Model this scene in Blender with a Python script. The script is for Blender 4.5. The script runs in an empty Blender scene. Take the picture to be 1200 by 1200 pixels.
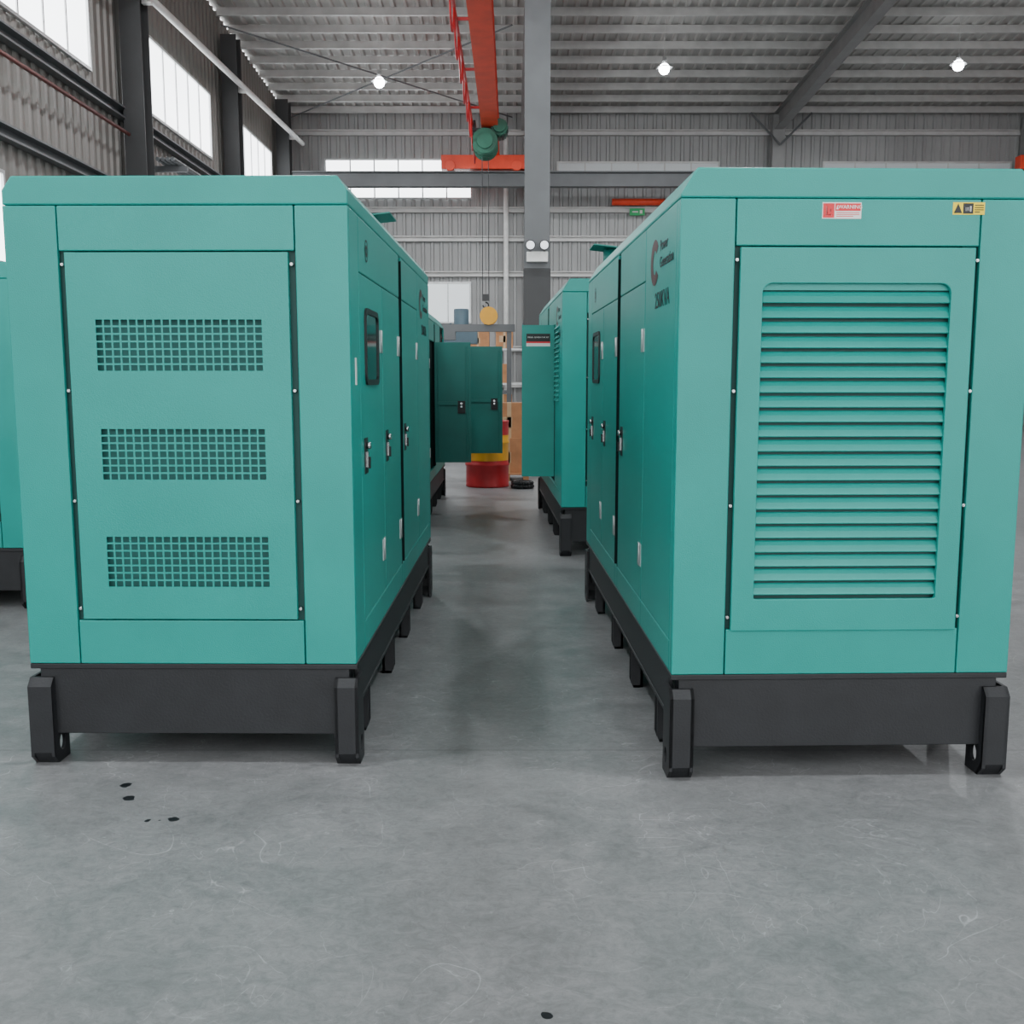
import bpy, bmesh, math, random
from mathutils import Vector, Matrix
random.seed(4)
C = bpy.context.scene.collection
R = math.radians

# ------------------------------------------------------------------ materials
def mat(name, col, rough=0.5, metal=0.0, var=0.08, nscale=6.0, bump=0.0, bscale=300.0, coat=0.0, spec=0.5):
    m = bpy.data.materials.new(name); m.use_nodes = True
    nt = m.node_tree; b = nt.nodes['Principled BSDF']
    b.inputs['Roughness'].default_value = rough
    b.inputs['Metallic'].default_value = metal
    b.inputs['Coat Weight'].default_value = coat
    b.inputs['Coat Roughness'].default_value = 0.25
    b.inputs['Specular IOR Level'].default_value = spec
    tc = nt.nodes.new('ShaderNodeTexCoord')
    n = nt.nodes.new('ShaderNodeTexNoise'); n.inputs['Scale'].default_value = nscale
    n.inputs['Detail'].default_value = 4
    nt.links.new(tc.outputs['Object'], n.inputs['Vector'])
    r = nt.nodes.new('ShaderNodeValToRGB')
    r.color_ramp.elements[0].position = .3; r.color_ramp.elements[1].position = .7
    r.color_ramp.elements[0].color = [c*(1-var) for c in col]+[1]
    r.color_ramp.elements[1].color = [min(1, c*(1+var)) for c in col]+[1]
    nt.links.new(n.outputs['Fac'], r.inputs['Fac'])
    nt.links.new(r.outputs['Color'], b.inputs['Base Color'])
    if bump > 0:
        n2 = nt.nodes.new('ShaderNodeTexNoise'); n2.inputs['Scale'].default_value = bscale
        nt.links.new(tc.outputs['Object'], n2.inputs['Vector'])
        bp = nt.nodes.new('ShaderNodeBump'); bp.inputs['Strength'].default_value = bump
        bp.inputs['Distance'].default_value = 0.002
        nt.links.new(n2.outputs['Fac'], bp.inputs['Height'])
        nt.links.new(bp.outputs['Normal'], b.inputs['Normal'])
    return m

def emis(name, col, s):
    m = bpy.data.materials.new(name); m.use_nodes = True
    nt = m.node_tree; b = nt.nodes['Principled BSDF']
    b.inputs['Base Color'].default_value = (*col, 1)
    b.inputs['Emission Color'].default_value = (*col, 1)
    b.inputs['Emission Strength'].default_value = s
    n = nt.nodes.new('ShaderNodeTexNoise'); n.inputs['Scale'].default_value = 1.5
    mp = nt.nodes.new('ShaderNodeMapRange'); mp.inputs['To Min'].default_value = s*.85; mp.inputs['To Max'].default_value = s*1.15
    nt.links.new(n.outputs['Fac'], mp.inputs['Value'])
    nt.links.new(mp.outputs['Result'], b.inputs['Emission Strength'])
    return m

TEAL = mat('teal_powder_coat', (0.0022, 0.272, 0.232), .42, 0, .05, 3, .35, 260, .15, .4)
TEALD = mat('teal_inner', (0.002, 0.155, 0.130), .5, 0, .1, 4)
TEALG = mat('teal_gap_shade', (0.003, 0.055, 0.048), .6, 0, .1, 4)  # darkened teal: shade of panel gaps and louvre slots put into the colour
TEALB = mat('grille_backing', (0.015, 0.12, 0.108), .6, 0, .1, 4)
LINE = mat('dark_gap_shade', (0.003, 0.012, 0.012), .85, 0, .1, 4, spec=.2)  # near-black colour standing for the shade inside the canopy and its gaps
BLACK = mat('black_skid_paint', (0.011, 0.012, 0.014), .5, 0, .2, 10, .3, 120)
RUB = mat('black_rubber', (0.006, 0.007, 0.008), .5, 0, .1, 8)
CHROME = mat('chrome', (0.55, 0.55, 0.55), .25, 1, .05, 8)
STEEL = mat('galvanised_steel', (0.55, 0.56, 0.56), .4, .7, .1, 8)
WHITE = mat('white_paint', (0.8, 0.8, 0.78), .5)
RED = mat('crane_orange_red', (0.85, 0.07, 0.025), .45, 0, .1, 3)
LRED = mat('label_red', (0.72, 0.02, 0.03), .5)
YEL = mat('yellow_paint', (0.85, 0.42, 0.03), .5, 0, .1, 3)
LYEL = mat('label_yellow', (0.85, 0.62, 0.005), .5)
INK = mat('dark_ink', (0.006, 0.008, 0.008), .5)
INK2 = mat('lettering_ink', (0.014, 0.018, 0.022), .5)
LOGO = mat('logo_red_brown', (0.07, 0.018, 0.018), .5)
GREYC = mat('column_grey', (0.125, 0.132, 0.137), .5, 0, .1, 2)
RAFT = mat('rafter_grey', (.30, .30, .295), .5, 0, .1, 2)
DGREY = mat('dark_column_grey', (0.045, 0.046, 0.047), .6, 0, .1, 2)
PURL = mat('purlin_steel', (0.58, 0.575, 0.56), .45, .15, .1, 3)
GREENM = mat('green_hoist_paint', (0.02, 0.12, 0.075), .4, 0, .1, 6)
GSIGN = mat('sign_green', (0.02, 0.5, 0.15), .5)
DRED = mat('drum_red', (0.5, 0.02, 0.025), .4, 0, .15, 5)
BRED = mat('pipe_brown_red', (0.16, 0.03, 0.022), .5, 0, .15, 5)
DYEL = mat('drum_yellow', (0.8, 0.38, 0.02), .4, 0, .15, 5)
CARD = mat('cardboard', (0.42, 0.20, 0.09), .8, 0, .15, 6)
TAPE = mat('tape', (.5, .35, .2), .3)
BLUEG = mat('machine_blue_grey', (.10, .16, .20), .5, 0, .15, 4)
GLASSD = mat('dark_glass', (0.01, 0.03, 0.03), .08, 0, .05, 3)
WINE = emis('daylight_pane', (0.93, 0.97, 1.0), 5.5)
WINM = emis('hazy_pane', (0.80, 0.86, 0.88), .75)
WINL = emis('dim_pane', (0.62, 0.65, 0.66), .08)
LAMPE = emis('lamp_bulb', (0.93, 0.97, 1.0), 45)
LENS = emis('lens_glow', (0.9, 0.95, 1.0), .8)
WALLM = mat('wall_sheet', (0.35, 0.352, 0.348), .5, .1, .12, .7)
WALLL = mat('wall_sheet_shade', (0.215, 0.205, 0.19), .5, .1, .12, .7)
ROOFM = mat('roof_sheet', (0.50, 0.49, 0.47), .5, .05, .12, .7)

def floor_mat():
    m = bpy.data.materials.new('painted_concrete'); m.use_nodes = True
    nt = m.node_tree; b = nt.nodes['Principled BSDF']; N = nt.nodes.new; L = nt.links.new
    tc = N('ShaderNodeTexCoord')
    n1 = N('ShaderNodeTexNoise'); n1.inputs['Scale'].default_value = 2.4; n1.inputs['Detail'].default_value = 14; n1.inputs['Roughness'].default_value = .80; n1.inputs['Distortion'].default_value = .6
    mp = N('ShaderNodeMapping'); mp.inputs['Scale'].default_value = (1.0, 1.3, 1); mp.inputs['Rotation'].default_value = (0, 0, .35); mp.inputs['Location'].default_value = (3.3, 1.7, 0)
    L(tc.outputs['Object'], mp.inputs['Vector']); L(mp.outputs['Vector'], n1.inputs['Vector'])
    r1 = N('ShaderNodeValToRGB')
    e = r1.color_ramp.elements
    e[0].position = .35; e[0].color = (0.150, 0.154, 0.155, 1)
    e[1].position = .65; e[1].color = (0.235, 0.235, 0.238, 1)
    L(n1.outputs['Fac'], r1.inputs['Fac'])
    n2 = N('ShaderNodeTexNoise'); n2.inputs['Scale'].default_value = 20; n2.inputs['Detail'].default_value = 12; n2.inputs['Roughness'].default_value = .88; n2.inputs['Distortion'].default_value = 1.0
    L(mp.outputs['Vector'], n2.inputs['Vector'])
    r2 = N('ShaderNodeValToRGB'); e = r2.color_ramp.elements
    e[0].position = .36; e[0].color = (.70, .71, .71, 1); e[1].position = .64; e[1].color = (1.24, 1.24, 1.24, 1)
    L(n2.outputs['Fac'], r2.inputs['Fac'])
    mx = N('ShaderNodeMix'); mx.data_type = 'RGBA'; mx.blend_type = 'MULTIPLY'; mx.inputs['Factor'].default_value = 1
    L(r1.outputs['Color'], mx.inputs['A']); L(r2.outputs['Color'], mx.inputs['B'])
    base = mx.outputs['Result']
    for scl, dist, wd, amt, col in ((1.7, 2.5, .004, .55, (.45, .46, .47, 1)), (3.1, 3.5, .003, .5, (.05, .055, .055, 1)), (0.9, 1.5, .0018, .6, (.48, .49, .5, 1))):
        n3 = N('ShaderNodeTexNoise'); n3.inputs['Scale'].default_value = scl; n3.inputs['Detail'].default_value = 3; n3.inputs['Distortion'].default_value = dist
        L(tc.outputs['Object'], n3.inputs['Vector'])
        s1 = N('ShaderNodeMath'); s1.operation = 'SUBTRACT'; s1.inputs[1].default_value = .5; L(n3.outputs['Fac'], s1.inputs[0])
        s2 = N('ShaderNodeMath'); s2.operation = 'ABSOLUTE'; L(s1.outputs[0], s2.inputs[0])
        s3 = N('ShaderNodeMapRange'); s3.inputs['From Min'].default_value = 0; s3.inputs['From Max'].default_value = wd; s3.inputs['To Min'].default_value = amt; s3.inputs['To Max'].default_value = 0; L(s2.outputs[0], s3.inputs['Value'])
        gate = N('ShaderNodeMapRange'); gate.inputs['From Min'].default_value = .46; gate.inputs['From Max'].default_value = .58; L(n1.outputs['Fac'], gate.inputs['Value'])
        ms = N('ShaderNodeMath'); ms.operation = 'MULTIPLY'; L(s3.outputs['Result'], ms.inputs[0]); L(gate.outputs['Result'], ms.inputs[1])
        m0 = N('ShaderNodeMix'); m0.data_type = 'RGBA'; L(ms.outputs[0], m0.inputs['Factor']); L(base, m0.inputs['A']); m0.inputs['B'].default_value = col
        base = m0.outputs['Result']
    sp = N('ShaderNodeSeparateXYZ'); L(tc.outputs['Object'], sp.inputs['Vector'])
    a = N('ShaderNodeMath'); a.operation = 'SUBTRACT'; a.inputs[1].default_value = 3.86; L(sp.outputs['Y'], a.inputs[0])
    ab = N('ShaderNodeMath'); ab.operation = 'ABSOLUTE'; L(a.outputs[0], ab.inputs[0])
    ls = N('ShaderNodeMath'); ls.operation = 'LESS_THAN'; ls.inputs[1].default_value = .004; L(ab.outputs[0], ls.inputs[0])
    cur = None
    nz = N('ShaderNodeTexNoise'); nz.inputs['Scale'].default_value = 25; L(tc.outputs['Object'], nz.inputs['Vector'])
    sc = N('ShaderNodeVectorMath'); sc.operation = 'SCALE'; sc.inputs['Scale'].default_value = .03; L(nz.outputs['Color'], sc.inputs[0])
    ad = N('ShaderNodeVectorMath'); ad.operation = 'ADD'; L(tc.outputs['Object'], ad.inputs[0]); L(sc.outputs[0], ad.inputs[1])
    for (X, Y, r) in [(-1.381, 3.511, .020), (-1.33, 3.39, .022), (-1.199, 3.21, .011), (-1.119, 3.224, .017), (-1.165, 3.217, .006), (.078, 2.171, .012)]:
        d = N('ShaderNodeVectorMath'); d.operation = 'DISTANCE'; d.inputs[1].default_value = (X+.015, Y+.015, .015); L(ad.outputs[0], d.inputs[0])
        l2 = N('ShaderNodeMath'); l2.operation = 'LESS_THAN'; l2.inputs[1].default_value = r; L(d.outputs['Value'], l2.inputs[0])
        if cur is None: cur = l2.outputs[0]
        else:
            mm = N('ShaderNodeMath'); mm.operation = 'MAXIMUM'; L(cur, mm.inputs[0]); L(l2.outputs[0], mm.inputs[1]); cur = mm.outputs[0]
    jw = N('ShaderNodeMath'); jw.operation = 'MULTIPLY'; jw.inputs[1].default_value = .35; L(ls.outputs[0], jw.inputs[0])
    fs = N('ShaderNodeMath'); fs.operation = 'MAXIMUM'; L(cur, fs.inputs[0]); L(jw.outputs[0], fs.inputs[1])
    m2 = N('ShaderNodeMix'); m2.data_type = 'RGBA'; L(fs.outputs[0], m2.inputs['Factor']); L(base, m2.inputs['A']); m2.inputs['B'].default_value = (0.008, 0.01, 0.012, 1)
    L(m2.outputs['Result'], b.inputs['Base Color'])
    rr = N('ShaderNodeMapRange'); rr.inputs['From Min'].default_value = .35; rr.inputs['From Max'].default_value = .65; rr.inputs['To Min'].default_value = .30; rr.inputs['To Max'].default_value = .46; L(n1.outputs['Fac'], rr.inputs['Value'])
    L(rr.outputs['Result'], b.inputs['Roughness'])
    bp = N('ShaderNodeBump'); bp.inputs['Strength'].default_value = .16; bp.inputs['Distance'].default_value = .004; L(n2.outputs['Fac'], bp.inputs['Height']); L(bp.outputs['Normal'], b.inputs['Normal'])
    return m
FLOORM = floor_mat()

# ------------------------------------------------------------------ mesh helpers
def box(bm, x0, x1, y0, y1, z0, z1, mi=0):
    vs = [bm.verts.new(p) for p in ((x0,y0,z0),(x1,y0,z0),(x1,y1,z0),(x0,y1,z0),(x0,y0,z1),(x1,y0,z1),(x1,y1,z1),(x0,y1,z1))]
    for q in ((0,3,2,1),(4,5,6,7),(0,1,5,4),(1,2,6,5),(2,3,7,6),(3,0,4,7)):
        f = bm.faces.new([vs[i] for i in q]); f.material_index = mi
    return vs

def cyl(bm, p0, p1, r, seg=16, mi=0, r2=None):
    p0 = Vector(p0); p1 = Vector(p1); d = (p1-p0); n = d.normalized()
    a = n.orthogonal().normalized(); b = n.cross(a); r2 = r if r2 is None else r2
    A = []; B = []
    for i in range(seg):
        t = 2*math.pi*i/seg; o = a*math.cos(t)+b*math.sin(t)
        A.append(bm.verts.new(p0+o*r)); B.append(bm.verts.new(p1+o*r2))
    for i in range(seg):
        j = (i+1) % seg; f = bm.faces.new((A[i], A[j], B[j], B[i])); f.material_index = mi; f.smooth = seg > 8
    f = bm.faces.new(A[::-1]); f.material_index = mi
    f = bm.faces.new(B); f.material_index = mi

def prism(bm, poly, axis, a0, a1, mi=0):
    def P(u, v, a):
        return {'x': (a, u, v), 'y': (u, a, v), 'z': (u, v, a)}[axis]
    A = [bm.verts.new(P(u, v, a0)) for u, v in poly]; B = [bm.verts.new(P(u, v, a1)) for u, v in poly]
    n = len(poly)
    for i in range(n):
        f = bm.faces.new((A[i], A[(i+1) % n], B[(i+1) % n], B[i])); f.material_index = mi
    bm.faces.new(A[::-1]).material_index = mi; bm.faces.new(B).material_index = mi

def plate_loops(loops, axis, a0, a1):
    bm = bmesh.new()
    def P(u, v, a):
        return {'x': (a, u, v), 'y': (u, a, v), 'z': (u, v, a)}[axis]
    ed = []
    for lp in loops:
        vs = [bm.verts.new(P(u, v, a0)) for u, v in lp]
        for i in range(len(vs)):
            ed.append(bm.edges.new((vs[i], vs[(i+1) % len(vs)])))
    bmesh.ops.triangle_fill(bm, edges=ed, use_beauty=True)
    r = bmesh.ops.extrude_face_region(bm, geom=bm.faces[:])
    vec = Vector(P(0, 0, a1-a0))
    bmesh.ops.translate(bm, verts=[g for g in r['geom'] if isinstance(g, bmesh.types.BMVert)], vec=vec)
    return bm

def merge(bm, other):
    me = bpy.data.meshes.new('tmp'); other.to_mesh(me); bm.from_mesh(me); bpy.data.meshes.remove(me); other.free()

def to_mesh(bm, name, mats, xf=None, recalc=True):
    if xf is not None: bmesh.ops.transform(bm, matrix=xf, verts=bm.verts)
    if recalc: bmesh.ops.recalc_face_normals(bm, faces=bm.faces)
    me = bpy.data.meshes.new(name); bm.to_mesh(me); bm.free()
    for m in (mats if isinstance(mats, (list, tuple)) else [mats]): me.materials.append(m)
    return me

def obj(me, name, parent=None, loc=(0,0,0), rot=(0,0,0), bev=0, **props):
    o = bpy.data.objects.new(name, me); C.objects.link(o)
    o.location = loc; o.rotation_euler = rot
    if parent: o.parent = parent
    if bev:
        b = o.modifiers.new('bevel', 'BEVEL'); b.width = bev; b.segments = 2; b.limit_method = 'ANGLE'; b.angle_limit = R(40)
    for k, v in props.items(): o[k] = v
    return o

def rrect(x0, x1, z0, z1, r, seg=6, rb=None):
    rb = r if rb is None else rb
    pts = []
    for cx, cz, a0, rr in ((x1-r, z1-r, 0, r), (x0+r, z1-r, 90, r), (x0+rb, z0+rb, 180, rb), (x1-rb, z0+rb, 270, rb)):
        for i in range(seg+1):
            a = R(a0+90*i/seg); pts.append((cx+rr*math.cos(a), cz+rr*math.sin(a)))
    return pts

def text_mesh(s, size, mtx, m, bold=0.0, align='CENTER'):
    cu = bpy.data.curves.new('txt', 'FONT'); cu.body = s; cu.size = size; cu.align_x = align; cu.align_y = 'CENTER'
    cu.extrude = 0.0004; cu.offset = bold; cu.resolution_u = 3
    o = bpy.data.objects.new('txt', cu); C.objects.link(o)
    dg = bpy.context.evaluated_depsgraph_get(); me = bpy.data.meshes.new_from_object(o.evaluated_get(dg))
    bpy.data.objects.remove(o); bpy.data.curves.remove(cu)
    me.transform(mtx); me.materials.clear(); me.materials.append(m)
    return me

def frame(o, right, up):
    r = Vector(right).normalized(); u = Vector(up).normalized(); n = r.cross(u)
    M = Matrix((r, u, n)).transposed().to_4x4(); M.translation = Vector(o); return M

# ------------------------------------------------------------------ generator
W = 1.22; L = 3.1; HW = W/2; HL = L/2
ZB = .39; ZR = 2.05; ZT = 2.15
CACHE = {}
def cached(key, fn):
    if key not in CACHE: CACHE[key] = fn()
    return CACHE[key]
FLIP = Matrix.Rotation(math.pi, 4, 'Z')
T = .02
GA, GB = 1.475, 1.570
PB = .06

def m_canopy():
    bm = bmesh.new(); g = .002
    xo = .42
    for sy in (-1, 1):
        def yb(a, b): return (sy*a, sy*b) if sy > 0 else (-b, -a)
        y0, y1 = yb(HL-T, HL)
        pw = .22 if sy < 0 else PB
        for sx in (-1, 1):
            xa, xb = sorted((sx*(xo+g), sx*HW))
            box(bm, xa, xb, y0, y1, ZB, ZR-g)
            ya, ybb = yb(HL-pw, HL-T)
            xa, xb = sorted((sx*(HW-T), sx*HW))
            box(bm, xa, xb, ya, ybb, ZB, ZR-g)
        box(bm, -xo+g, xo-g, y0, y1, 1.892, ZR-g)
        box(bm, -xo+g, xo-g, y0, y1, ZB, .555)
    for sx in (-1, 1):
        xa, xb = sorted((sx*(HW-T), sx*HW))
        for (ya, yc, zz) in ((.223, GA, 1.842), (GB, 2.353, 1.842)):
            box(bm, xa, xb, ya-HL, yc-HL, zz, ZR-g)
            box(bm, xa, xb, ya-HL, yc-HL, ZB, .50)
        box(bm, xa, xb, 2.353-HL, L-PB-HL-.001, ZB, .50)
        box(bm, xa, xb, GA-HL, GB-HL, ZB, .50)
    return to_mesh(bm, 'canopy', TEAL)

def m_roof(dx, dz):
    bm = bmesh.new()
    p = [(-HW, ZR), (HW, ZR), (HW, ZT-dz), (HW-dx, ZT), (-HW+dx, ZT), (-HW, ZT-dz)]
    prism(bm, p, 'y', -HL, HL)
    return to_mesh(bm, 'roof', TEAL)

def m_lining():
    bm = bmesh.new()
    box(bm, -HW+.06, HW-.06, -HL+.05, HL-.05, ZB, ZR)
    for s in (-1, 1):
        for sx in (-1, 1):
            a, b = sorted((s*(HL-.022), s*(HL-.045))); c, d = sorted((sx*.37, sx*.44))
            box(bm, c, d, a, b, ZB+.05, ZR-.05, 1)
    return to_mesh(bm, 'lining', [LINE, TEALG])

def m_gap_shading():  # dark strips added so the side gap reads as shaded
    bm = bmesh.new()
    for sx in (-1, 1):
        a, b = sorted((sx*(HW-.058), sx*(HW+.002)))
        for y in (GA+.0015, GB-.0045): box(bm, a, b, y-HL, y+.003-HL, .502, 2.03)
        a, b = sorted((sx*(HW-.024), sx*(HW-.05)))
        box(bm, a, b, .2-HL, 3.05-HL, .49, 2.04)
    return to_mesh(bm, 'shading', LINE)

VENTS = [(.68, .872), (1.076, 1.266), (1.468, 1.655)]
def m_vent():
    xs = {-.396, .396}; zs = {.562, 1.886}
    cols = 20; rows = 7; pitch = .6/cols; bar = .0062
    holesx = [(-.3+i*pitch+bar/2, -.3+(i+1)*pitch-bar/2) for i in range(cols)]
    holesz = []
    for a, b in VENTS:
        p = (b-a)/rows
        holesz += [(a+i*p+bar/2, a+(i+1)*p-bar/2) for i in range(rows)]
    for a, b in holesx: xs |= {a, b}
    for a, b in holesz: zs |= {a, b}
    xs = sorted(xs); zs = sorted(zs)
    hx = set(round(a, 6) for a, b in holesx); hz = set(round(a, 6) for a, b in holesz)
    hole = lambda i, j: round(xs[i], 6) in hx and round(zs[j], 6) in hz
    bm = bmesh.new(); yf = -HL-.006; yb = -HL-.004
    V = {}
    def v(i, j, k):
        if (i, j, k) not in V: V[(i, j, k)] = bm.verts.new((xs[i], yb if k else yf, zs[j]))
        return V[(i, j, k)]
    nx = len(xs)-1; nz = len(zs)-1
    sol = lambda i, j: 0 <= i < nx and 0 <= j < nz and not hole(i, j)
    for i in range(nx):
        for j in range(nz):
            if not sol(i, j): continue
            bm.faces.new((v(i,j,0), v(i+1,j,0), v(i+1,j+1,0), v(i,j+1,0)))
            bm.faces.new((v(i,j,1), v(i,j+1,1), v(i+1,j+1,1), v(i+1,j,1)))
            if not sol(i-1, j): bm.faces.new((v(i,j,0), v(i,j+1,0), v(i,j+1,1), v(i,j,1)))
            if not sol(i+1, j): bm.faces.new((v(i+1,j,0), v(i+1,j,1), v(i+1,j+1,1), v(i+1,j+1,0)))
            if not sol(i, j-1): bm.faces.new((v(i,j,0), v(i,j,1), v(i+1,j,1), v(i+1,j,0)))
            if not sol(i, j+1): bm.faces.new((v(i,j+1,0), v(i+1,j+1,0), v(i+1,j+1,1), v(i,j+1,1)))
    for x in (-.396, .394): box(bm, x, x+.002, yb, -HL+.018, .562, 1.886)
    box(bm, -.396, .396, yb, -HL+.018, .562, .564); box(bm, -.396, .396, yb, -HL+.018, 1.884, 1.886)
    return to_mesh(bm, 'vented_panel', TEAL)

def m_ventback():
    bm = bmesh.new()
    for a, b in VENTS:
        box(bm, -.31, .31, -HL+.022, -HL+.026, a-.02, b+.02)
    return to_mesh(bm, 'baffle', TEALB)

def m_louvpanel():
    outer = [(-.404, .552), (.404, .552), (.404, 1.886), (-.404, 1.886)]
    bm = plate_loops([outer, rrect(-.325, .325, .667, 1.766, .035, 6, .008)], 'y', -HL-.012, -HL+.006)
    return to_mesh(bm, 'louvred_panel', TEAL, FLIP)

def m_louvre():
    bm = bmesh.new(); n = 21; z0, z1 = .672, 1.742; p = (z1-z0)/n
    ys = -HL
    def P(prof, x0=-.329, x1=.329):
        pv = None
        for (y, z) in prof:
            c = (bm.verts.new((x0, y, z)), bm.verts.new((x1, y, z)))
            if pv: bm.faces.new((pv[0], pv[1], c[1], c[0]))
            pv = c
    P([(ys+.004, 1.775), (ys+.004, z1+.002), (ys+.02, z1+.002)])
    for i in range(n):
        a = z0+i*p; t = a+p
        P([(ys+.016, t-.002), (ys+.012, t-.005), (ys+.003, t-.018), (ys-.003, a+.019), (ys-.006, a+.012), (ys-.004, a+.009), (ys+.004, a+.010), (ys+.012, a+.013)])
    return to_mesh(bm, 'louvre', TEAL, FLIP, recalc=False)

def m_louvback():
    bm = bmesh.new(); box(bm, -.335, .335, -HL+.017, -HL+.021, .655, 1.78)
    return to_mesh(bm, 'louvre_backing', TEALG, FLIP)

def m_bolt():
    bm = bmesh.new(); cyl(bm, (0, .03, 0), (0, -.003, 0), .0055, 10); cyl(bm, (0, -.003, 0), (0, -.006, 0), .0035, 6)
    return to_mesh(bm, 'fastener', CHROME)

def m_skid():
    bm = bmesh.new()
    for s in (-1, 1):
        a, b = sorted((s*(HL-.015), s*(HL-.09)))
        box(bm, -HW+.03, HW-.03, a, b, .115, .388)
        a, b = sorted((s*(HL-.005), s*(HL-.12)))
        box(bm, -HW-.002, HW+.002, a, b, .368, .388)
    for s in (-1, 1):
        a, b = sorted((s*(HW+.002), s*(HW-.10)))
        box(bm, a, b, -HL+.1, HL-.1, .375, .388)
        a, b = sorted((s*(HW-.008), s*(HW-.024)))
        box(bm, a, b, -HL+.09, HL-.09, .215, .38)
        a, b = sorted((s*(HW-.004), s*(HW-.08)))
        box(bm, a, b, -HL+.09, HL-.09, .205, .22)
    for y in (-.9, 0, .9):
        box(bm, -HW+.05, HW-.05, y-.05, y+.05, .2, .37)
    return to_mesh(bm, 'skid', BLACK)

def m_foot(w=.088, d=.13):
    bm = bmesh.new()
    side = [(0, .035), (0, .305), (.025, .335), (d, .335), (d, 0), (.035, 0)]
    circ = [(.072+.024*math.cos(t*math.pi/8), .072+.032*math.sin(t*math.pi/8)) for t in range(16)]
    for x in (-w/2, w/2-.012):
        b2 = plate_loops([side, circ], 'x', x, x+.012); merge(bm, b2)
    prism(bm, [(0, .05), (0, .305), (.025, .335), (.037, .335), (.012, .300), (.012, .055)], 'x', -w/2, w/2)
    prism(bm, [(0, .05), (.035, 0), (.047, 0), (.012, .055)], 'x', -w/2, w/2)
    return to_mesh(bm, 'foot', BLACK)

def m_leg():
    bm = bmesh.new()
    for y in (-.035, .025):
        prism(bm, [(-.075, 0), (-.03, 0), (-.02, .03), (-.02, .215), (-.075, .215)], 'y', y, y+.010)
    box(bm, -.075, -.063, -.035, .035, 0, .215)
    box(bm, -.075, -.03, -.035, .035, 0, .012)
    return to_mesh(bm, 'leg', BLACK)

DOORS = [(.224, .846, 'win'), (.854, GA-.003, 'plain'), (GB+.003, 2.350, 'plain'), (2.358, L-PB-.003, 'fixed')]
Z0, Z1 = .503, 1.838
def m_leaf(w, z1=Z1):
    bm = bmesh.new(); box(bm, -.022, 0, -w, 0, 0, z1-Z0)
    return to_mesh(bm, 'door', TEAL)
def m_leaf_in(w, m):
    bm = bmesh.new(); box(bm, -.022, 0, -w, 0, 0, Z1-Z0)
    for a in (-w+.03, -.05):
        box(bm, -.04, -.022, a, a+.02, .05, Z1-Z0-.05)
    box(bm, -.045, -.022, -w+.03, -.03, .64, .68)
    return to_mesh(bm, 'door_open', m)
def m_lock():
    bm = bmesh.new()
    box(bm, 0, .003, -.040, .040, -.070, .070, 1)
    box(bm, .003, .010, -.010, .010, -.045, .015, 0)
    cyl(bm, (.003, 0, .040), (.020, 0, .040), .013, 12, 0)
    box(bm, .010, .018, -.010, .010, -.050, -.005, 1)
    return to_mesh(bm, 'lock', [CHROME, RUB])
def m_hinge():
    bm = bmesh.new()
    box(bm, 0, .003, -.040, .040, -.048, .048)
    cyl(bm, (.002, 0, -.048), (.002, 0, .048), .005, 10)
    return to_mesh(bm, 'hinge', STEEL)
def m_winframe(w, h):
    bm = plate_loops([rrect(-w/2, w/2, -h/2, h/2, .045), rrect(-w/2+.022, w/2-.022, -h/2+.022, h/2-.022, .03)], 'x', 0, .008)
    return to_mesh(bm, 'window_frame', RUB)
def m_winglass(w, h):
    bm = bmesh.new(); box(bm, .001, .003, -w/2+.02, w/2-.02, -h/2+.02, h/2-.02)
    return to_mesh(bm, 'window_glass', GLASSD)
def m_cap():
    bm = bmesh.new()
    cyl(bm, (0, 0, ZT-.005), (0, 0, ZT+.10), .055, 20)
    prism(bm, [(-.15, ZT+.085), (.13, ZT+.115), (.13, ZT+.122), (-.15, ZT+.092)], 'y', -.14, .14)
    return to_mesh(bm, 'rain_cap', TEALD)
def m_logo():
    bm = bmesh.new(); x = HW+.001; cy, cz = 2.585-HL, 1.890
    prev = None; n = 32
    for i in range(n+1):
        a = R(38+284*i/n)
        p = [bm.verts.new((x, cy+ry*math.cos(a), cz+rz*math.sin(a))) for ry, rz in ((.040, .046), (.100, .088))]
        if prev: bm.faces.new((prev[0], prev[1], p[1], p[0]))
        prev = p
    return to_mesh(bm, 'logo', LOGO)
def m_emblem():
    bm = bmesh.new(); x = HW+.001; cy, cz = .42-HL, 1.94
    for r0, r1 in ((.036, .044), (.010, .024)):
        prev = None
        for i in range(25):
            a = 2*math.pi*i/24
            p = [bm.verts.new((x, cy+r*math.cos(a), cz+r*math.sin(a))) for r in (r0, r1)]
            if prev: bm.faces.new((prev[0], prev[1], p[1], p[0]))
            prev = p
    return to_mesh(bm, 'emblem', INK)
def side_text(s, size, y, z, m, bold=.0, sx=1.0):
    return text_mesh(s, size, frame((HW+.0012, y-HL, z), (0, 1, 0), (0, 0, 1)) @ Matrix.Diagonal((sx, 1, 1, 1)), m, bold, 'LEFT')

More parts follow.
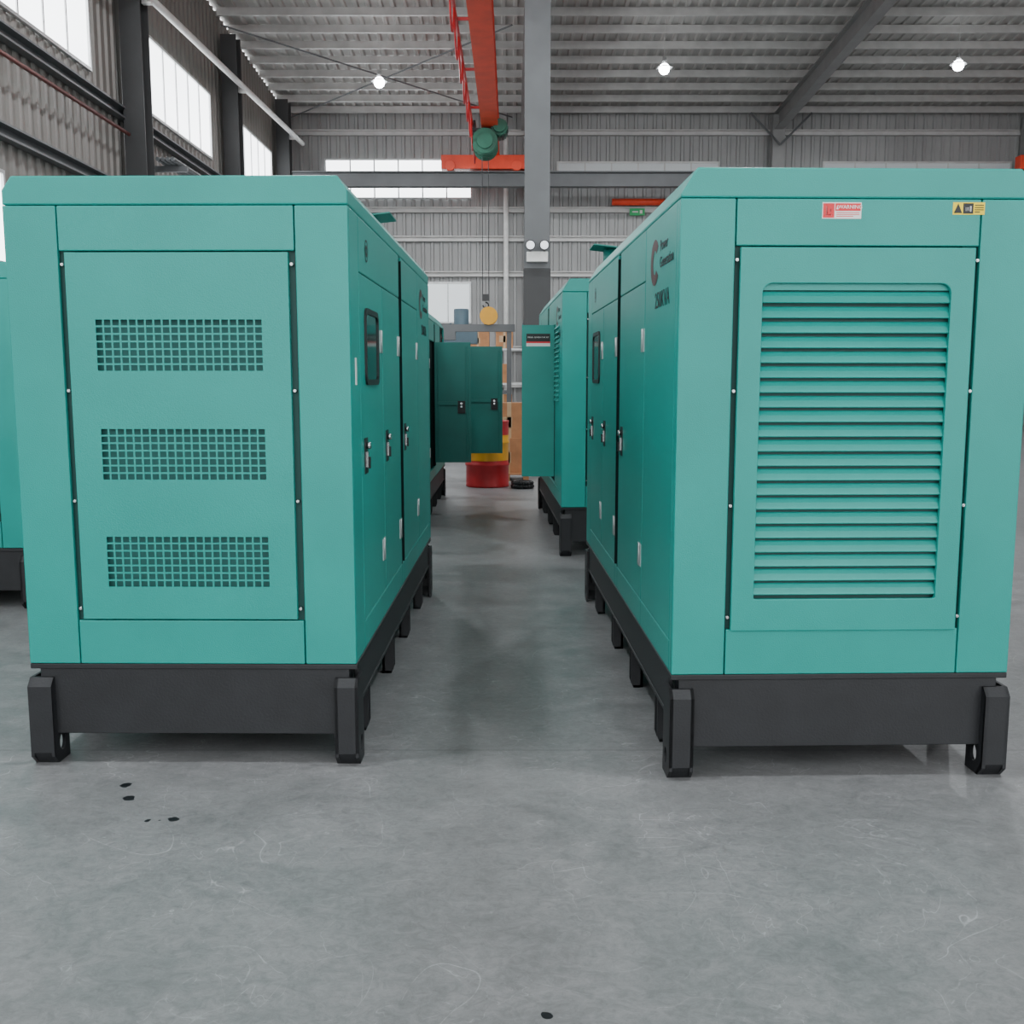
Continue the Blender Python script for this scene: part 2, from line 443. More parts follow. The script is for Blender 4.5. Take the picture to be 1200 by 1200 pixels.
def generator(loc, rot, label, cap=(.43, 1.7), opened={}, scale=1.0, side_louvre=False, chamfer=(.055, .088), leafmat=TEALD):
    root = bpy.data.objects.new('generator_set', None); C.objects.link(root)
    root.location = loc; root.rotation_euler = (0, 0, R(rot)); root.scale = (scale,)*3
    root['label'] = label; root['category'] = 'generator'; root['group'] = 'enclosed diesel generator sets'
    P = lambda k, f, n, **kw: obj(cached(k, f), n, root, **kw)
    P('can', m_canopy, 'canopy', bev=.004)
    P(('roof', chamfer), lambda: m_roof(*chamfer), 'roof', bev=.006)
    P('lin', m_lining, 'inner_lining', label='lining with interior shade put into its dark colour')
    P('shading', m_gap_shading, 'door_seal', label='black rubber door seal')
    vp = P('vent', m_vent, 'vented_panel', label='removable end panel with three square-mesh grilles')
    obj(cached('ventb', m_ventback), 'baffle', vp)
    lp = P('lpan', m_louvpanel, 'louvred_panel', bev=.003, label='end panel with a tall louvred opening')
    obj(cached('louv', m_louvre), 'louvre', lp)
    obj(cached('louvb', m_louvback), 'louvre_backing', lp)
    for z in (1.845, 1.40, 1.0, .60):
        for x in (-.408, .408):
            obj(cached('bolt', m_bolt), 'fastener', vp, loc=(x, -HL+.0, z))
            obj(cached('bolt', m_bolt), 'fastener', lp, loc=(x*1.015, HL-.0, z), rot=(0, 0, math.pi))
    sk = P('skid', m_skid, 'skid', bev=.003, label='black steel skid base')
    for sx in (-1, 1):
        for sy in (-1, 1):
            obj(cached('foot', m_foot), 'foot', sk, loc=(sx*(HW-.038), sy*(HL+.02), 0), rot=(0, 0, 0 if sy < 0 else math.pi))
        for y in (.42, 1.25, 1.95, 2.68):
            obj(cached('leg', m_leg), 'leg', sk, loc=(sx*HW, y-HL, 0), rot=(0, 0, 0 if sx > 0 else math.pi))
    for sx in (1, -1):
        for di, (a, b, kind) in enumerate(DOORS):
            w = b-a
            if sx > 0: py = b-HL; rz = 0
            else: py = a-HL; rz = math.pi
            if sx > 0 and di in opened:
                w2 = opened[di]; hy = min(b, 2.876)
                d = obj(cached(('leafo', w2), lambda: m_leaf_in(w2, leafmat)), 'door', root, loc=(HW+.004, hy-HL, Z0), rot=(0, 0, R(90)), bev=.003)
                d['label'] = 'open side door standing at right angles'
                obj(cached('lock', m_lock), 'lock', d, loc=(-.045, -w2+.10, .62), rot=(0, 0, math.pi))
                continue
            if kind == 'fixed':
                obj(cached(('leaf', w, 1), lambda: m_leaf(w, ZR-.002)), 'side_panel', root, loc=(sx*HW, py, Z0), rot=(0, 0, rz), bev=.003)
                continue
            d = obj(cached(('leaf', w), lambda: m_leaf(w)), 'door', root, loc=(sx*HW, py, Z0), rot=(0, 0, rz), bev=.003)
            ha, la = (-.044, -w+.10) if sx > 0 else (-w+.044, -.10)
            obj(cached('lock', m_lock), 'lock', d, loc=(0, la, .64))
            for z in (.19, 1.10):
                obj(cached('hinge', m_hinge), 'hinge', d, loc=(0, ha, z))
            if kind == 'win':
                wy = -w/2-.02
                obj(cached('wf', lambda: m_winframe(.36, .30)), 'window_frame', d, loc=(0, wy, 1.065))
                obj(cached('wg', lambda: m_winglass(.36, .30)), 'window_glass', d, loc=(0, wy, 1.065))
    if cap:
        obj(cached('cap', m_cap), 'rain_cap', root, loc=(cap[0], cap[1]-HL, 0), label='flat exhaust rain cap')
    P('logo', m_logo, 'logo', label='red-brown letter C emblem')
    obj(cached('t1', lambda: side_text('Power', .058, 2.70, 1.938, INK2, .0003, 1.12)), 'lettering', root)
    obj(cached('t2', lambda: side_text('Generation', .058, 2.70, 1.876, INK2, .0003, 1.08)), 'lettering', root)
    obj(cached('t3', lambda: side_text('250KVA', .086, 2.60, 1.738, INK2, .0006, 1.08)), 'lettering', root)
    P('emb', m_emblem, 'emblem')
    if side_louvre:
        def f():
            bm = bmesh.new(); n = 16; p = .62/n
            for i in range(n):
                a = i*p
                prism(bm, [(0, a+p*.9), (-.018, a+p*.35), (-.018, a+p*.28), (0, a+p*.28)], 'x', -.2, .2)
            return to_mesh(bm, 'side_louvre', TEAL, Matrix.Rotation(R(90), 4, 'Z'))
        obj(cached('slv', f), 'side_louvre', root, loc=(HW+.001, 2.62-HL, 1.2))
    return root

g_left = generator((-1.172, 5.26, 0), -.6, 'teal generator enclosure on black skid, mesh-grille end facing the open floor', chamfer=(.035, .05))
g_right = generator((1.140, 5.13, 0), 181.5, 'teal generator enclosure on black skid with large louvred end panel', cap=(.47, .05))
g_rr = generator((.985, 9.92, 0), 181.8, 'teal generator enclosure with a side door standing open beside the drum', cap=None, opened={2: .275}, scale=1.04, side_louvre=True, leafmat=TEAL)
g_rl = generator((-1.45, 11.25, 0), 0, 'teal generator enclosure with two side doors standing open', cap=(.48, .4), opened={1: .39, 3: .72})
g_fl = generator((-3.62, 7.9, 0), 0, 'teal generator enclosure beside the windowed wall', cap=None)

bm = bmesh.new(); box(bm, HW, HW+.001, .10-HL, .135-HL, 1.42, 1.52); obj(to_mesh(bm, 'label', WHITE), 'label_plate', g_left)

def sticker(parent, x0, x1, z0, z1, parts, name, label, mats):
    bm = bmesh.new(); y = HL
    box(bm, -x1, -x0, y, y+.001, z0, z1, 0)
    for (u0, u1, v0, v1, mi) in parts:
        box(bm, -(x0+(x1-x0)*u1), -(x0+(x1-x0)*u0), y+.001, y+.0015, z0+(z1-z0)*v0, z0+(z1-z0)*v1, mi)
    return obj(to_mesh(bm, name, mats), name, parent, label=label)
s1 = sticker(g_right, -.128, .006, 1.982, 2.036,
    [(.02, .31, .06, .94, 1), (.33, .98, .48, .94, 1), (.36, .95, .35, .39, 2), (.36, .95, .24, .28, 2), (.36, .80, .13, .17, 2), (.08, .25, .2, .28, 3), (.10, .14, .3, .75, 3), (.19, .23, .4, .6, 3)],
    'warning_sticker', 'white and red warning sticker', [WHITE, LRED, LRED, WHITE])
obj(text_mesh('WARNING', .0170, frame((-(-.128+.134*.71), HL+.0018, 1.982+.054*.71), (-1, 0, 0), (0, 0, 1)), WHITE, .0001), 'lettering', s1)
bm = bmesh.new(); prism(bm, [(-(-.128+.134*.352), 2.013), (-(-.128+.134*.412), 2.013), (-(-.128+.134*.382), 2.027)], 'y', HL+.0015, HL+.002); obj(to_mesh(bm, 'tri', WHITE), 'warning_triangle', s1)
s2 = sticker(g_right, .320, .430, 1.997, 2.038,
    [(.32, .64, .08, .92, 1), (.38, .50, .3, .6, 2), (.53, .58, .25, .7, 2), (.68, .96, .72, .79, 1), (.68, .96, .54, .61, 1), (.68, .96, .36, .43, 1), (.68, .85, .18, .25, 1)],
    'caution_sticker', 'yellow and black caution sticker', [LYEL, INK, WHITE])
bm = bmesh.new(); prism(bm, [(-(.320+.110*.03), 2.002), (-(.320+.110*.29), 2.002), (-(.320+.110*.16), 2.034)], 'y', HL+.001, HL+.002); obj(to_mesh(bm, 'tri', INK), 'caution_triangle', s2)

for ch in g_rr.children:
    if ch.name.startswith('door') and 'label' in ch.keys() and 'open' in ch['label']:
        dr = ch
dr.location.z += .06; dr.scale.z = .955
for ch in g_rl.children:
    if ch.name.startswith('door') and 'label' in ch.keys() and 'open' in ch['label']:
        ch.location.z += .04; ch.scale.z = .97
bpy.context.view_layer.update()
mw = dr.matrix_world; nx = (mw.to_3x3() @ Vector((1, 0, 0))).normalized()
fx = .0002 if nx.y < 0 else -.0222
rt = Vector((0, 1, 0)) if fx > 0 else Vector((0, -1, 0)); sg = 1 if fx > 0 else -1
cy0 = -.138
bm = bmesh.new()
def bb(u0, u1, v0, v1, mi, k):
    ys = sorted((cy0+rt.y*u0, cy0+rt.y*u1)); xs = sorted((fx+sg*.001*k, fx+sg*.001*(k+1)))
    box(bm, xs[0], xs[1], ys[0], ys[1], v0, v1, mi)
bb(-.10, .10, 1.19, 1.26, 0, 0); bb(-.10, .10, 1.15, 1.19, 1, 0); bb(-.10, .10, 1.178, 1.192, 2, 1)
lb = obj(to_mesh(bm, 'door_label', [INK, WHITE, LRED]), 'door_label', dr)
obj(text_mesh('DIESEL GENERATOR SET', .0165, frame((fx+sg*.0018, cy0, 1.228), rt, (0, 0, 1)), WHITE, .0), 'lettering', lb)

# ------------------------------------------------------------------ building shell
XL, XR, YB, YF = -6.85, 22.0, 32.0, -7.0
ceilz = lambda y: 9.35+.055*(YB-y)
def struct(me, name, **kw):
    o = obj(me, name, **kw); o['kind'] = 'structure'; return o
bm = bmesh.new(); box(bm, XL-.2, XR+.2, YF-6, YB+.2, -.2, 0); struct(to_mesh(bm, 'floor', FLOORM), 'floor')

def corrugated(a0, a1, pitch, depth, fn0, fn1):
    bm = bmesh.new(); prev = None; s = a0
    pat = [(0, 0), (.55, 0), (.65, 1), (.9, 1)]
    pts = []
    while s < a1:
        for u, d in pat: pts.append((s+u*pitch, d*depth))
        s += pitch
    pts.append((s, 0))
    for a, d in pts:
        p = (bm.verts.new(fn0(a, d)), bm.verts.new(fn1(a, d)))
        if prev: bm.faces.new((prev[0], p[0], p[1], prev[1]))
        prev = p
    return bm
struct(to_mesh(corrugated(XL, XR, .28, .04, lambda a, d: (a, YB-d, 0), lambda a, d: (a, YB-d, 9.6)), 'wall_back', WALLM, recalc=False), 'wall_back')
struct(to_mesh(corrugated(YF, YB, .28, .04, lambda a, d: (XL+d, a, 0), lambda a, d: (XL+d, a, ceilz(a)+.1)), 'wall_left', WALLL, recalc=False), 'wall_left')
struct(to_mesh(corrugated(YF, YB, .28, .04, lambda a, d: (XR-d, a, 0), lambda a, d: (XR-d, a, ceilz(a)+.1)), 'wall_right', WALLM, recalc=False), 'wall_right')
struct(to_mesh(corrugated(XL, XR, .28, .04, lambda a, d: (a, YB, ceilz(YB)-d+.15), lambda a, d: (a, YF, ceilz(YF)-d+.15)), 'ceiling', ROOFM, recalc=False), 'ceiling')

wn = [0]
def window(axis, pos, a0, a1, z0, z1, nm, pane=WINE, frm=GREYC):
    wn[0] += 1; bm = bmesh.new(); t = .05
    def B(u0, u1, v0, v1, d0, d1, mi):
        if axis == 'x': box(bm, pos+d0, pos+d1, u0, u1, v0, v1, mi)
        else: box(bm, u0, u1, pos-d1, pos-d0, v0, v1, mi)
    B(a0, a1, z0, z1, .05, .06, 1)
    B(a0, a1, z0-t, z0, .04, .1, 0); B(a0, a1, z1, z1+t, .04, .1, 0)
    B(a0-t, a0, z0-t, z1+t, .04, .1, 0); B(a1, a1+t, z0-t, z1+t, .04, .1, 0)
    for i in range(1, nm):
        u = a0+(a1-a0)*i/nm; B(u-.02, u+.02, z0, z1, .06, .08, 0)
    return struct(to_mesh(bm, 'window', [frm, pane]), 'window_%d' % wn[0])
for (a, b) in ((-5, 3.8), (6.4, 11.0), (12.4, 17.2), (19.3, 23.9), (25.4, 29.8)):
    window('x', XL, a, b, 6.4, 7.75, 6, frm=STEEL)
for (a, b) in ((-5, 5.2), (6.4, 14.05), (18.7, 23.1)):
    window('x', XL, a, b, 3.0, 4.15, 6, frm=STEEL)
window('y', YB, -5.6, -1.25, 6.9, 7.98, 6, frm=STEEL)
window('y', YB, 1.4, 6.2, 7.62, 7.9, 6, WINL, frm=PURL)
window('y', YB, 9.4, 15.0, 7.62, 7.9, 6, WINL, frm=PURL)
window('y', YB, -4.6, -1.3, 3.2, 4.35, 5, WINM, frm=STEEL)

def top(me, name, label, cat, group=None, **kw):
    o = obj(me, name, **kw); o['label'] = label; o['category'] = cat
    if group: o['group'] = group
    return o
def ibeam_pts(w, h, t=.02):
    w2, h2 = w/2, h/2
    return [(-w2,-h2),(w2,-h2),(w2,-h2+t),(t/2,-h2+t),(t/2,h2-t),(w2,h2-t),(w2,h2),(-w2,h2),(-w2,h2-t),(-t/2,h2-t),(-t/2,-h2+t),(-w2,-h2+t)]

y = YB-.35
bm = bmesh.new()
prism(bm, [(-.01, 0), (-.01, .2), (.07, .2), (.07, .19), (0, .19), (0, .01), (-.09, .01), (-.09, 0)], 'x', XL+.1, XR-.1)
pm = to_mesh(bm, 'purlin', PURL)
while y > 15:
    top(pm, 'roof_purlin', 'galvanised steel purlin under the corrugated roof', 'beam', 'roof purlins', loc=(0, y, ceilz(y)-.09))
    y -= 1.0
def rafter(X, m):
    bm = bmesh.new(); y0, y1 = YB-.4, 2.0
    prism(bm, ibeam_pts(.26, .5, .03), 'y', y0, y1)
    for v in bm.verts: v.co.z += ceilz(v.co.y)-.09-.26
    top(to_mesh(bm, 'rafter', m), 'roof_rafter', 'grey steel roof rafter under the purlins', 'beam', 'roof rafters', loc=(X, 0, 0))
for X in (.4, 7.9, 15.4): rafter(X, RAFT)
def brace(p0, p1, name='roof_brace', r=.03, m=GREYC, label='diagonal steel roof brace', cat='brace'):
    bm = bmesh.new(); cyl(bm, p0, p1, r, 8)
    return top(to_mesh(bm, name, m), name, label, cat, 'steel braces')
brace((7.9, 31.3, 8.3), (7.0, 31.3, 9.2)); brace((7.9, 31.3, 8.3), (8.8, 31.3, 9.2))
brace((-6.5, 24.1, 9.3), (-.0, 31.4, 9.1), r=.02); brace((-6.5, 31.4, 9.1), (-.0, 24.1, 9.3), r=.02)
def column(X, Y, w, d, h, m, label, rotz=0):
    bm = bmesh.new(); prism(bm, ibeam_pts(w, d, .03), 'z', 0, h)
    box(bm, -w/2-.06, w/2+.06, -d/2-.06, d/2+.06, 0, .03)
    return top(to_mesh(bm, 'column', m), 'steel_column', label, 'column', 'building columns', loc=(X, Y, 0), rot=(0, 0, rotz))
for Y in (12.0, 18.6, 24.9, 30.4):
    column(XL+.33, Y, .36, .42, 9.3, DGREY, 'steel wall column between windows, backlit shade put into its grey')  # dark grey puts the backlit silhouette into the column colour
for X in (.6, 7.9, 15.4):
    column(X, YB-.35, .36, .36, 9.2, RAFT, 'grey steel column against the end wall')
cc = column(.40, 16.9, .40, .40, ceilz(16.9)-.6, GREYC, 'tall grey steel column beside the aisle')
bm = bmesh.new(); box(bm, -.215, .215, -.215, .215, .03, 3.2)
obj(to_mesh(bm, 'guard', DGREY), 'column_guard', cc, bev=.01)
for z in (1.2, 2.7, 4.6, 5.9):
    bm = bmesh.new(); prism(bm, [(.05, 0), (.19, 0), (.19, .03), (.06, .03), (.06, .17), (.19, .17), (.19, .2), (.05, .2)], 'y', YF, YB-.1)
    top(to_mesh(bm, 'girt', GREYC), 'wall_girt', 'horizontal steel girt on the side wall', 'beam', 'wall girts', loc=(XL, 0, z))
for z in (1.2, 2.3, 4.55, 5.6, 6.45, 8.7):
    bm = bmesh.new(); prism(bm, [(-.05, 0), (-.16, 0), (-.16, .03), (-.06, .03), (-.06, .13), (-.16, .13), (-.16, .16), (-.05, .16)], 'x', XL+.25, XR-.1)
    top(to_mesh(bm, 'girt', PURL), 'wall_girt', 'horizontal steel girt on the end wall', 'beam', 'wall girts', loc=(0, YB, z))
bm = bmesh.new(); zz = lambda yy: 7.95+.0345*(yy-18.8)
cyl(bm, (-6.22, 6.0, zz(6)), (-6.22, 31.6, zz(31.6)), .065, 12)
for yy in (12.0, 18.6, 24.9, 30.4): box(bm, -6.36, -6.2, yy-.05, yy+.05, zz(yy)-.1, zz(yy)+.03)
top(to_mesh(bm, 'trunk', WHITE), 'overhead_pipe', 'long white pipe running along the wall columns under the roof', 'pipe')
bm = bmesh.new(); cyl(bm, (XL+.3, YF, 5.6), (XL+.3, 18.2, 5.6), .03, 10)
top(to_mesh(bm, 'pipe', BRED), 'fire_pipe', 'thin dark red fire pipe along the wall', 'pipe')
bm = bmesh.new()
for i in range(4): cyl(bm, (XL+.5+.09*i, 19.0, 5.36), (XL+.5+.09*i, 24.4, 5.36), .04, 8)
for yy in (19.4, 23.8):
    box(bm, XL+.045, XL+.9, yy, yy+.1, 5.22, 5.32)
top(to_mesh(bm, 'pipes', GREYC), 'pipe_rack', 'bracketed rack of grey pipes on the wall', 'pipe')
bm = bmesh.new(); cyl(bm, (-.18, YB-.25, 0), (-.18, YB-.25, 8.6), .08, 12); cyl(bm, (-.18, YB-.25, 8.5), (-.18, YB-.05, 8.5), .08, 12)
top(to_mesh(bm, 'downpipe', WHITE), 'downpipe', 'white rain downpipe on the end wall', 'pipe')

for Y in (30.2, 5.0):
    bm = bmesh.new(); prism(bm, ibeam_pts(.3, .42, .03), 'x', XL+.6, XR-.5)
    if Y > 10:
        for X in (-6.0, .6, 7.9, 15.4): box(bm, X-.12, X+.12, -.15, 1.27, -.35, -.21)
    top(to_mesh(bm, 'runway', GREYC), 'crane_runway_beam', 'grey steel crane runway beam', 'beam', loc=(0, Y, 7.1))
def crane(X, full=True):
    root = bpy.data.objects.new('overhead_crane', None); C.objects.link(root); root.location = (X, 30.2, 7.31)
    root['label'] = 'red single-girder overhead crane running under the roof'; root['category'] = 'crane'
    bm = bmesh.new(); prism(bm, [(u, v+.80) for u, v in ibeam_pts(.42, .75, .05)], 'y', -25.2, .3)
    box(bm, -.13, .13, -25.2, .3, .45, 1.15)
    obj(to_mesh(bm, 'girder', RED), 'girder', root)
    for yy in (0, -25.2):
        bm = bmesh.new(); box(bm, -1.45, .95, -.16, .16, .06, .44)
        for x in (-1.2, .7): cyl(bm, (x, -.2, .15), (x, .2, .15), .15, 16)
        obj(to_mesh(bm, 'end_truck', RED), 'end_truck', root, loc=(0, yy, 0), bev=.01)
    if full:
        h = bpy.data.objects.new('hoist', None); C.objects.link(h); h.parent = root; h.location = (0, -3.2, 0); h['label'] = 'green electric rope hoist'
        bm = bmesh.new(); cyl(bm, (-.12, -.45, .05), (-.12, .45, .05), .30, 24)
        for k in (-.38, -.2, 0, .2, .38): cyl(bm, (-.12, k-.02, .05), (-.12, k+.02, .05), .325, 24)
        cyl(bm, (-.12, -.52, .05), (-.12, -.45, .05), .2, 20)
        obj(to_mesh(bm, 'd', GREENM), 'rope_drum', h)
        bm = bmesh.new(); cyl(bm, (.25, -.3, .42), (.25, .35, .42), .2, 20); cyl(bm, (.25, -.42, .42), (.25, -.3, .42), .15, 20)
        for k in range(8):
            a = k*math.pi/4; cyl(bm, (.25+.2*math.cos(a), -.28, .42+.2*math.sin(a)), (.25+.2*math.cos(a), .33, .42+.2*math.sin(a)), .018, 6)
        obj(to_mesh(bm, 'm', GREENM), 'motor', h)
        bm = bmesh.new(); box(bm, -.45, .45, -.25, .25, .33, .40); box(bm, -.42, -.36, -.2, .2, .2, .6); box(bm, .30, .36, -.2, .2, .2, .6)
        obj(to_mesh(bm, 't', RUB), 'trolley', h)
        bm = bmesh.new()
        for x in (-.20, -.04): cyl(bm, (x, 0, .0), (x, 0, -3.7), .010, 6)
        obj(to_mesh(bm, 'c', RUB), 'hoist_cable', h)
        bm = bmesh.new(); box(bm, -.21, -.03, -.05, .05, -3.85, -3.68, 0)
        n = 14; pv = None
        for i in range(n+1):
            a = R(100-280*i/n); p = Vector((-.12+.07*math.cos(a), 0, -3.96+.07*math.sin(a)))
            if pv is not None: cyl(bm, pv, p, .018, 8, 1)
            pv = p
        obj(to_mesh(bm, 'h', [DGREY, RUB]), 'hook_block', h)
        fx_ = -.44
        bm = bmesh.new(); cyl(bm, (fx_, -24, .5), (fx_, 0, .5), .03, 8)
        yv = -22
        while yv < -1:
            pv = None
            for i in range(9):
                t = i/8; p = Vector((fx_, yv+t*1.4, .48-.75*4*t*(1-t)*.8))
                if pv is not None: cyl(bm, pv, p, .018, 6)
                pv = p
            yv += 1.5
        for yv in range(-23, 0, 3): box(bm, fx_-.02, -.1, yv, yv+.05, .48, .53)
        obj(to_mesh(bm, 'f', DRED), 'festoon_cable', root)
    return root
crane(-.56)
c2 = crane(15.85, False); c2['label'] = 'second red overhead crane with long end truck'

bm = bmesh.new(); cyl(bm, (3.0, YB-.35, 6.72), (5.1, YB-.35, 6.72), .10, 12); box(bm, 3.3, 3.36, YB-.35, YB-.05, 6.69, 6.75); box(bm, 4.7, 4.76, YB-.35, YB-.05, 6.69, 6.75)
top(to_mesh(bm, 'rp', RED), 'fire_pipe', 'short thick red fire main on the end wall', 'pipe')
bm = bmesh.new(); box(bm, 3.55, 4.0, YB-.25, YB-.18, 6.35, 6.55, 0); box(bm, 3.85, 3.93, YB-.255, YB-.25, 6.4, 6.5, 1); box(bm, 3.62, 3.8, YB-.255, YB-.25, 6.43, 6.47, 1); box(bm, 3.7, 3.74, YB-.2, YB-.05, 6.42, 6.48, 0)
top(to_mesh(bm, 'es', [GSIGN, WHITE]), 'exit_sign', 'small green and white emergency exit sign', 'sign')

def lamp(X, Y, Z, power=300):
    root = bpy.data.objects.new('pendant_lamp', None); C.objects.link(root); root.location = (X, Y, Z)
    root['label'] = 'lit industrial high-bay pendant lamp under the roof; nearer rows added unseen for light'; root['category'] = 'lamp'; root['group'] = 'high-bay lamps'
    def rod():
        bm = bmesh.new(); cyl(bm, (0, 0, .25), (0, 0, 1.1), .006, 6); return to_mesh(bm, 'rod', PURL)
    def shade():
        bm = bmesh.new(); cyl(bm, (0, 0, .08), (0, 0, .26), .06, 20, 0, .045); cyl(bm, (0, 0, .02), (0, 0, .09), .19, 24, 0, .06); return to_mesh(bm, 'shade', STEEL)
    def bulb():
        bm = bmesh.new(); bmesh.ops.create_uvsphere(bm, u_segments=20, v_segments=12, radius=.125)
        for f in bm.faces: f.smooth = True
        return to_mesh(bm, 'bulb', LAMPE)
    obj(cached('rod', rod), 'rod', root)
    obj(cached('shade', shade), 'lamp_shade', root); obj(cached('bulb', bulb), 'bulb', root)
    li = bpy.data.lights.new('lamp_light', 'AREA'); li.shape = 'DISK'; li.size = .4; li.energy = power; li.color = (.93, .97, 1)
    lo = bpy.data.objects.new('lamp_light', li); C.objects.link(lo); lo.parent = root; lo.location = (0, 0, -.14)
for X, Y, Z in ((-3.1, 25, 8.32), (3.55, 25, 8.62), (10.4, 25, 8.70), (-3.1, 14, 9.2), (3.55, 14, 9.2), (10.4, 14, 9.2), (-3.1, 3, 9.6), (3.55, 3, 9.6)):
    lamp(X, Y, Z)  # rows nearer the camera are unseen, added to brighten the hall

root = bpy.data.objects.new('emergency_light', None); C.objects.link(root); root.location = (.40, 16.62, 3.35)
root['label'] = 'twin-head white emergency light fixed to the steel column'; root['category'] = 'lamp'
bm = bmesh.new(); box(bm, -.17, .17, -.04, .08, -.06, .1); obj(to_mesh(bm, 'b', WHITE), 'housing', root, bev=.01)
for sx in (-1, 1):
    bm = bmesh.new(); cyl(bm, (sx*.11, .02, .19), (sx*.11, -.10, .19), .05, 16, 0, .085); cyl(bm, (sx*.11, -.10, .19), (sx*.11, -.105, .19), .065, 16, 1); cyl(bm, (sx*.11, 0, .1), (sx*.11, 0, .16), .015, 8, 0)
    obj(to_mesh(bm, 'h', [DGREY, LENS]), 'lamp_head', root)

def drum(X, Y, label):
    prof = [(0, 0, 0), (.285, 0, 0), (.295, .01, 0), (.29, .03, 0), (.288, .28, 0), (.300, .295, 0), (.300, .31, 0), (.288, .325, 0), (.288, .36, 0), (.288, .58, 1), (.300, .595, 1), (.300, .61, 1), (.288, .625, 1), (.288, .70, 1), (.288, .86, 0), (.296, .875, 0), (.296, .89, 0), (.28, .89, 0), (.275, .87, 0), (0, .87, 0)]
    bm = bmesh.new(); seg = 40; rings = []
    for r, z, mi in prof:
        rings.append([bm.verts.new((r*math.cos(2*math.pi*i/seg), r*math.sin(2*math.pi*i/seg), z)) for i in range(seg)] if r > 0 else [bm.verts.new((0, 0, z))])
    for k in range(len(prof)-1):
        A, B = rings[k], rings[k+1]; mi = prof[k+1][2]
        for i in range(seg):
            j = (i+1) % seg
            if len(A) == 1: f = bm.faces.new((A[0], B[j], B[i]))
            elif len(B) == 1: f = bm.faces.new((A[i], A[j], B[0]))
            else: f = bm.faces.new((A[i], A[j], B[j], B[i]))
            f.material_index = mi; f.smooth = True
    return top(to_mesh(bm, 'drum', [DRED, DYEL]), 'oil_drum', label, 'drum', loc=(X, Y, 0))
drum(-.335, 13.9, 'red steel oil drum with a yellow middle band')
def carton(X, Y, Z, w, d, h, label):
    bm = bmesh.new(); box(bm, -w/2, w/2, -d/2, d/2, 0, h, 0); box(bm, -.03, .03, -d/2-.001, d/2+.001, -.0, h+.001, 1); box(bm, -w*.3, w*.1, -d/2-.001, -d/2, h*.3, h*.6, 1)
    top(to_mesh(bm, 'carton', [CARD, TAPE]), 'cardboard_box', label, 'box', loc=(X, Y, Z))
# pallet with stacked cartons behind the drum
bm = bmesh.new()
for x in (-.3, -.03, .24): box(bm, x, x+.08, -.3, .3, 0, .09)
for k in range(5): box(bm, -.32, .34, -.3+k*.13, -.22+k*.13, .09, .11)
top(to_mesh(bm, 'pallet', CARD), 'pallet', 'small wooden pallet under the stacked cartons', 'pallet', loc=(-.08, 14.85, 0))
carton(-.06, 14.85, .11, .46, .45, .50, 'brown cardboard carton on the pallet')
carton(-.04, 14.85, .61, .42, .40, .50, 'brown cardboard carton stacked on another carton')
bm = bmesh.new()
for k, (rr, zz_) in enumerate(((.10, .03), (.095, .075))):
    pv = None
    for i in range(25):
        a = 2*math.pi*i/24; p = Vector((rr*1.3*math.cos(a), rr*math.sin(a), zz_))
        if pv is not None: cyl(bm, pv, p, .03, 8)
        pv = p
top(to_mesh(bm, 'hose', RUB), 'hose_coil', 'coiled black rubber hose on the floor', 'hose', loc=(.14, 13.6, 0))
bm = bmesh.new(); box(bm, -.2, .2, -.15, .15, .1, 1.95, 0); box(bm, -.18, .18, -.165, -.15, .15, 1.9, 0); box(bm, -.2, .2, -.14, .14, 0, .1, 1); box(bm, .12, .15, -.18, -.165, 1.0, 1.15, 1)
top(to_mesh(bm, 'cab', [WHITE, RUB]), 'electrical_cabinet', 'light grey upright electrical cabinet near the column', 'cabinet', loc=(.36, 15.6, 0), bev=.006)
root = bpy.data.objects.new('work_stand', None); C.objects.link(root); root.location = (-.75, 17.5, 0)
root['label'] = 'grey steel work stand frame with a yellow reel on top'; root['category'] = 'stand'
bm = bmesh.new(); box(bm, -.8, .8, -.06, .06, 2.24, 2.36)
for x in (-.7, .7):
    box(bm, x-.04, x+.04, -.04, .04, 0, 2.24); box(bm, x-.05, x+.05, -.4, .4, 0, .06)
box(bm, -.66, .66, -.03, .03, 1.2, 1.26); box(bm, -.55, -.2, -.1, .1, 2.1, 2.24)
obj(to_mesh(bm, 'f', GREYC), 'frame', root)
bm = bmesh.new(); cyl(bm, (.36, -.08, 2.5), (.36, .08, 2.5), .13, 24); cyl(bm, (.36, -.1, 2.5), (.36, -.08, 2.5), .15, 24); cyl(bm, (.36, .08, 2.5), (.36, .1, 2.5), .15, 24); box(bm, .28, .44, -.05, .05, 2.34, 2.42)
obj(to_mesh(bm, 'r', YEL), 'reel', root)
# drilling machine
root = bpy.data.objects.new('drilling_machine', None); C.objects.link(root); root.location = (-1.75, 19.5, 0)
root['label'] = 'blue-grey pillar drilling machine with projecting head'; root['category'] = 'machine'
bm = bmesh.new(); box(bm, -.5, .9, -.45, .45, 0, .18); cyl(bm, (-.2, 0, .18), (-.2, 0, 2.75), .16, 20); obj(to_mesh(bm, 'p', BLUEG), 'pillar', root)
bm = bmesh.new(); box(bm, -.45, 1.1, -.14, .14, 2.1, 2.4); cyl(bm, (.8, 0, 2.0), (.8, 0, 2.75), .14, 16); cyl(bm, (.8, 0, 1.5), (.8, 0, 2.05), .05, 12); obj(to_mesh(bm, 'a', BLUEG), 'drill_arm', root, bev=.01)
bm = bmesh.new(); box(bm, .3, .95, -.35, .35, .18, .8); obj(to_mesh(bm, 't', STEEL), 'work_table', root, bev=.01)
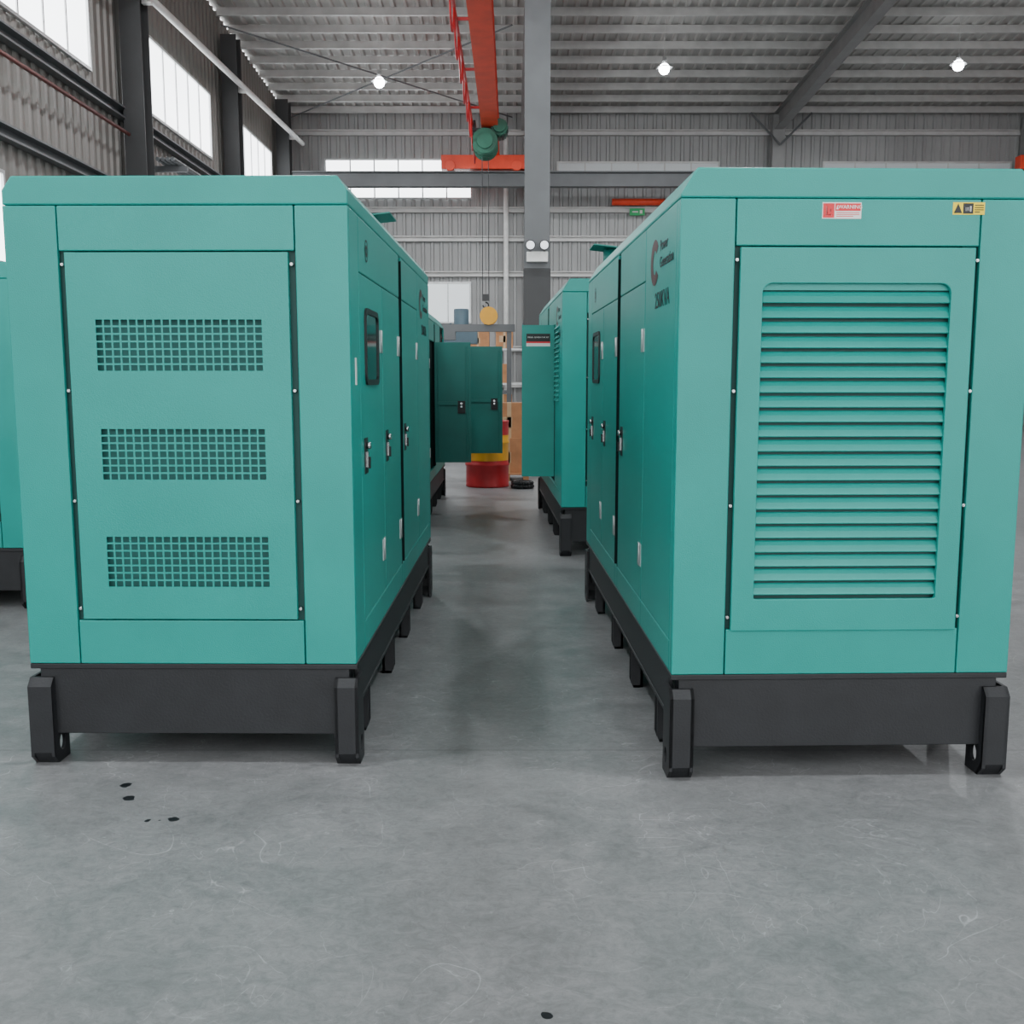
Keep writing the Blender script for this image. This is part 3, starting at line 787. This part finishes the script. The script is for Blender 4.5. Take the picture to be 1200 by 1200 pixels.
# storage rack with cartons
root = bpy.data.objects.new('storage_rack', None); C.objects.link(root); root.location = (-1.6, 27.5, 0)
root['label'] = 'open steel storage rack holding cartons by the end wall'; root['category'] = 'shelf'
bm = bmesh.new()
for x in (-1.9, 0, 1.9):
    for yv in (-.35, .35): box(bm, x-.03, x+.03, yv-.03, yv+.03, 0, 2.9)
obj(to_mesh(bm, 'u', BLUEG), 'rack_frame', root)
for z in (.4, 1.3, 2.2):
    bm = bmesh.new(); box(bm, -1.9, 1.9, -.36, .36, z, z+.05); obj(to_mesh(bm, 's', STEEL), 'shelf', root)
for (x, z, w_, h_) in ((-1.2, .45, .6, .5), (-.4, .45, .5, .6), (.6, .45, .7, .45), (1.35, .45, .5, .6), (-1.3, 1.35, .7, .45), (.4, 1.35, .5, .6), (1.2, 1.35, .6, .5), (-.8, 2.25, .6, .5), (.7, 2.25, .6, .45), (1.4, 2.25, .45, .55)):
    carton(-1.6+x, 27.5, z, w_, .5, h_, 'brown cardboard carton on the storage rack')
root = bpy.data.objects.new('workbench', None); C.objects.link(root); root.location = (-1.2, 24.5, 0)
root['label'] = 'steel workbench with a lower shelf'; root['category'] = 'workbench'
bm = bmesh.new(); box(bm, -1.5, 1.5, -.4, .4, .82, .88)
for x in (-1.4, 1.4):
    for yv in (-.35, .35): box(bm, x-.03, x+.03, yv-.03, yv+.03, 0, .82)
box(bm, -1.4, 1.4, -.35, .35, .3, .33)
obj(to_mesh(bm, 'w', GREYC), 'bench_frame', root)

# ------------------------------------------------------------------ light
w = bpy.data.worlds.new('sky'); bpy.context.scene.world = w; w.use_nodes = True
bg = w.node_tree.nodes['Background']; bg.inputs['Color'].default_value = (.96, .98, 1.0, 1); bg.inputs['Strength'].default_value = 3.3

cam = bpy.data.cameras.new('camera'); co = bpy.data.objects.new('camera', cam); C.objects.link(co)
cam.sensor_width = 36; cam.lens = 36.0; co.location = (0, 0, 1.44); co.rotation_euler = (R(90-7.37), 0, 0)
cam.clip_end = 200
bpy.context.scene.camera = co
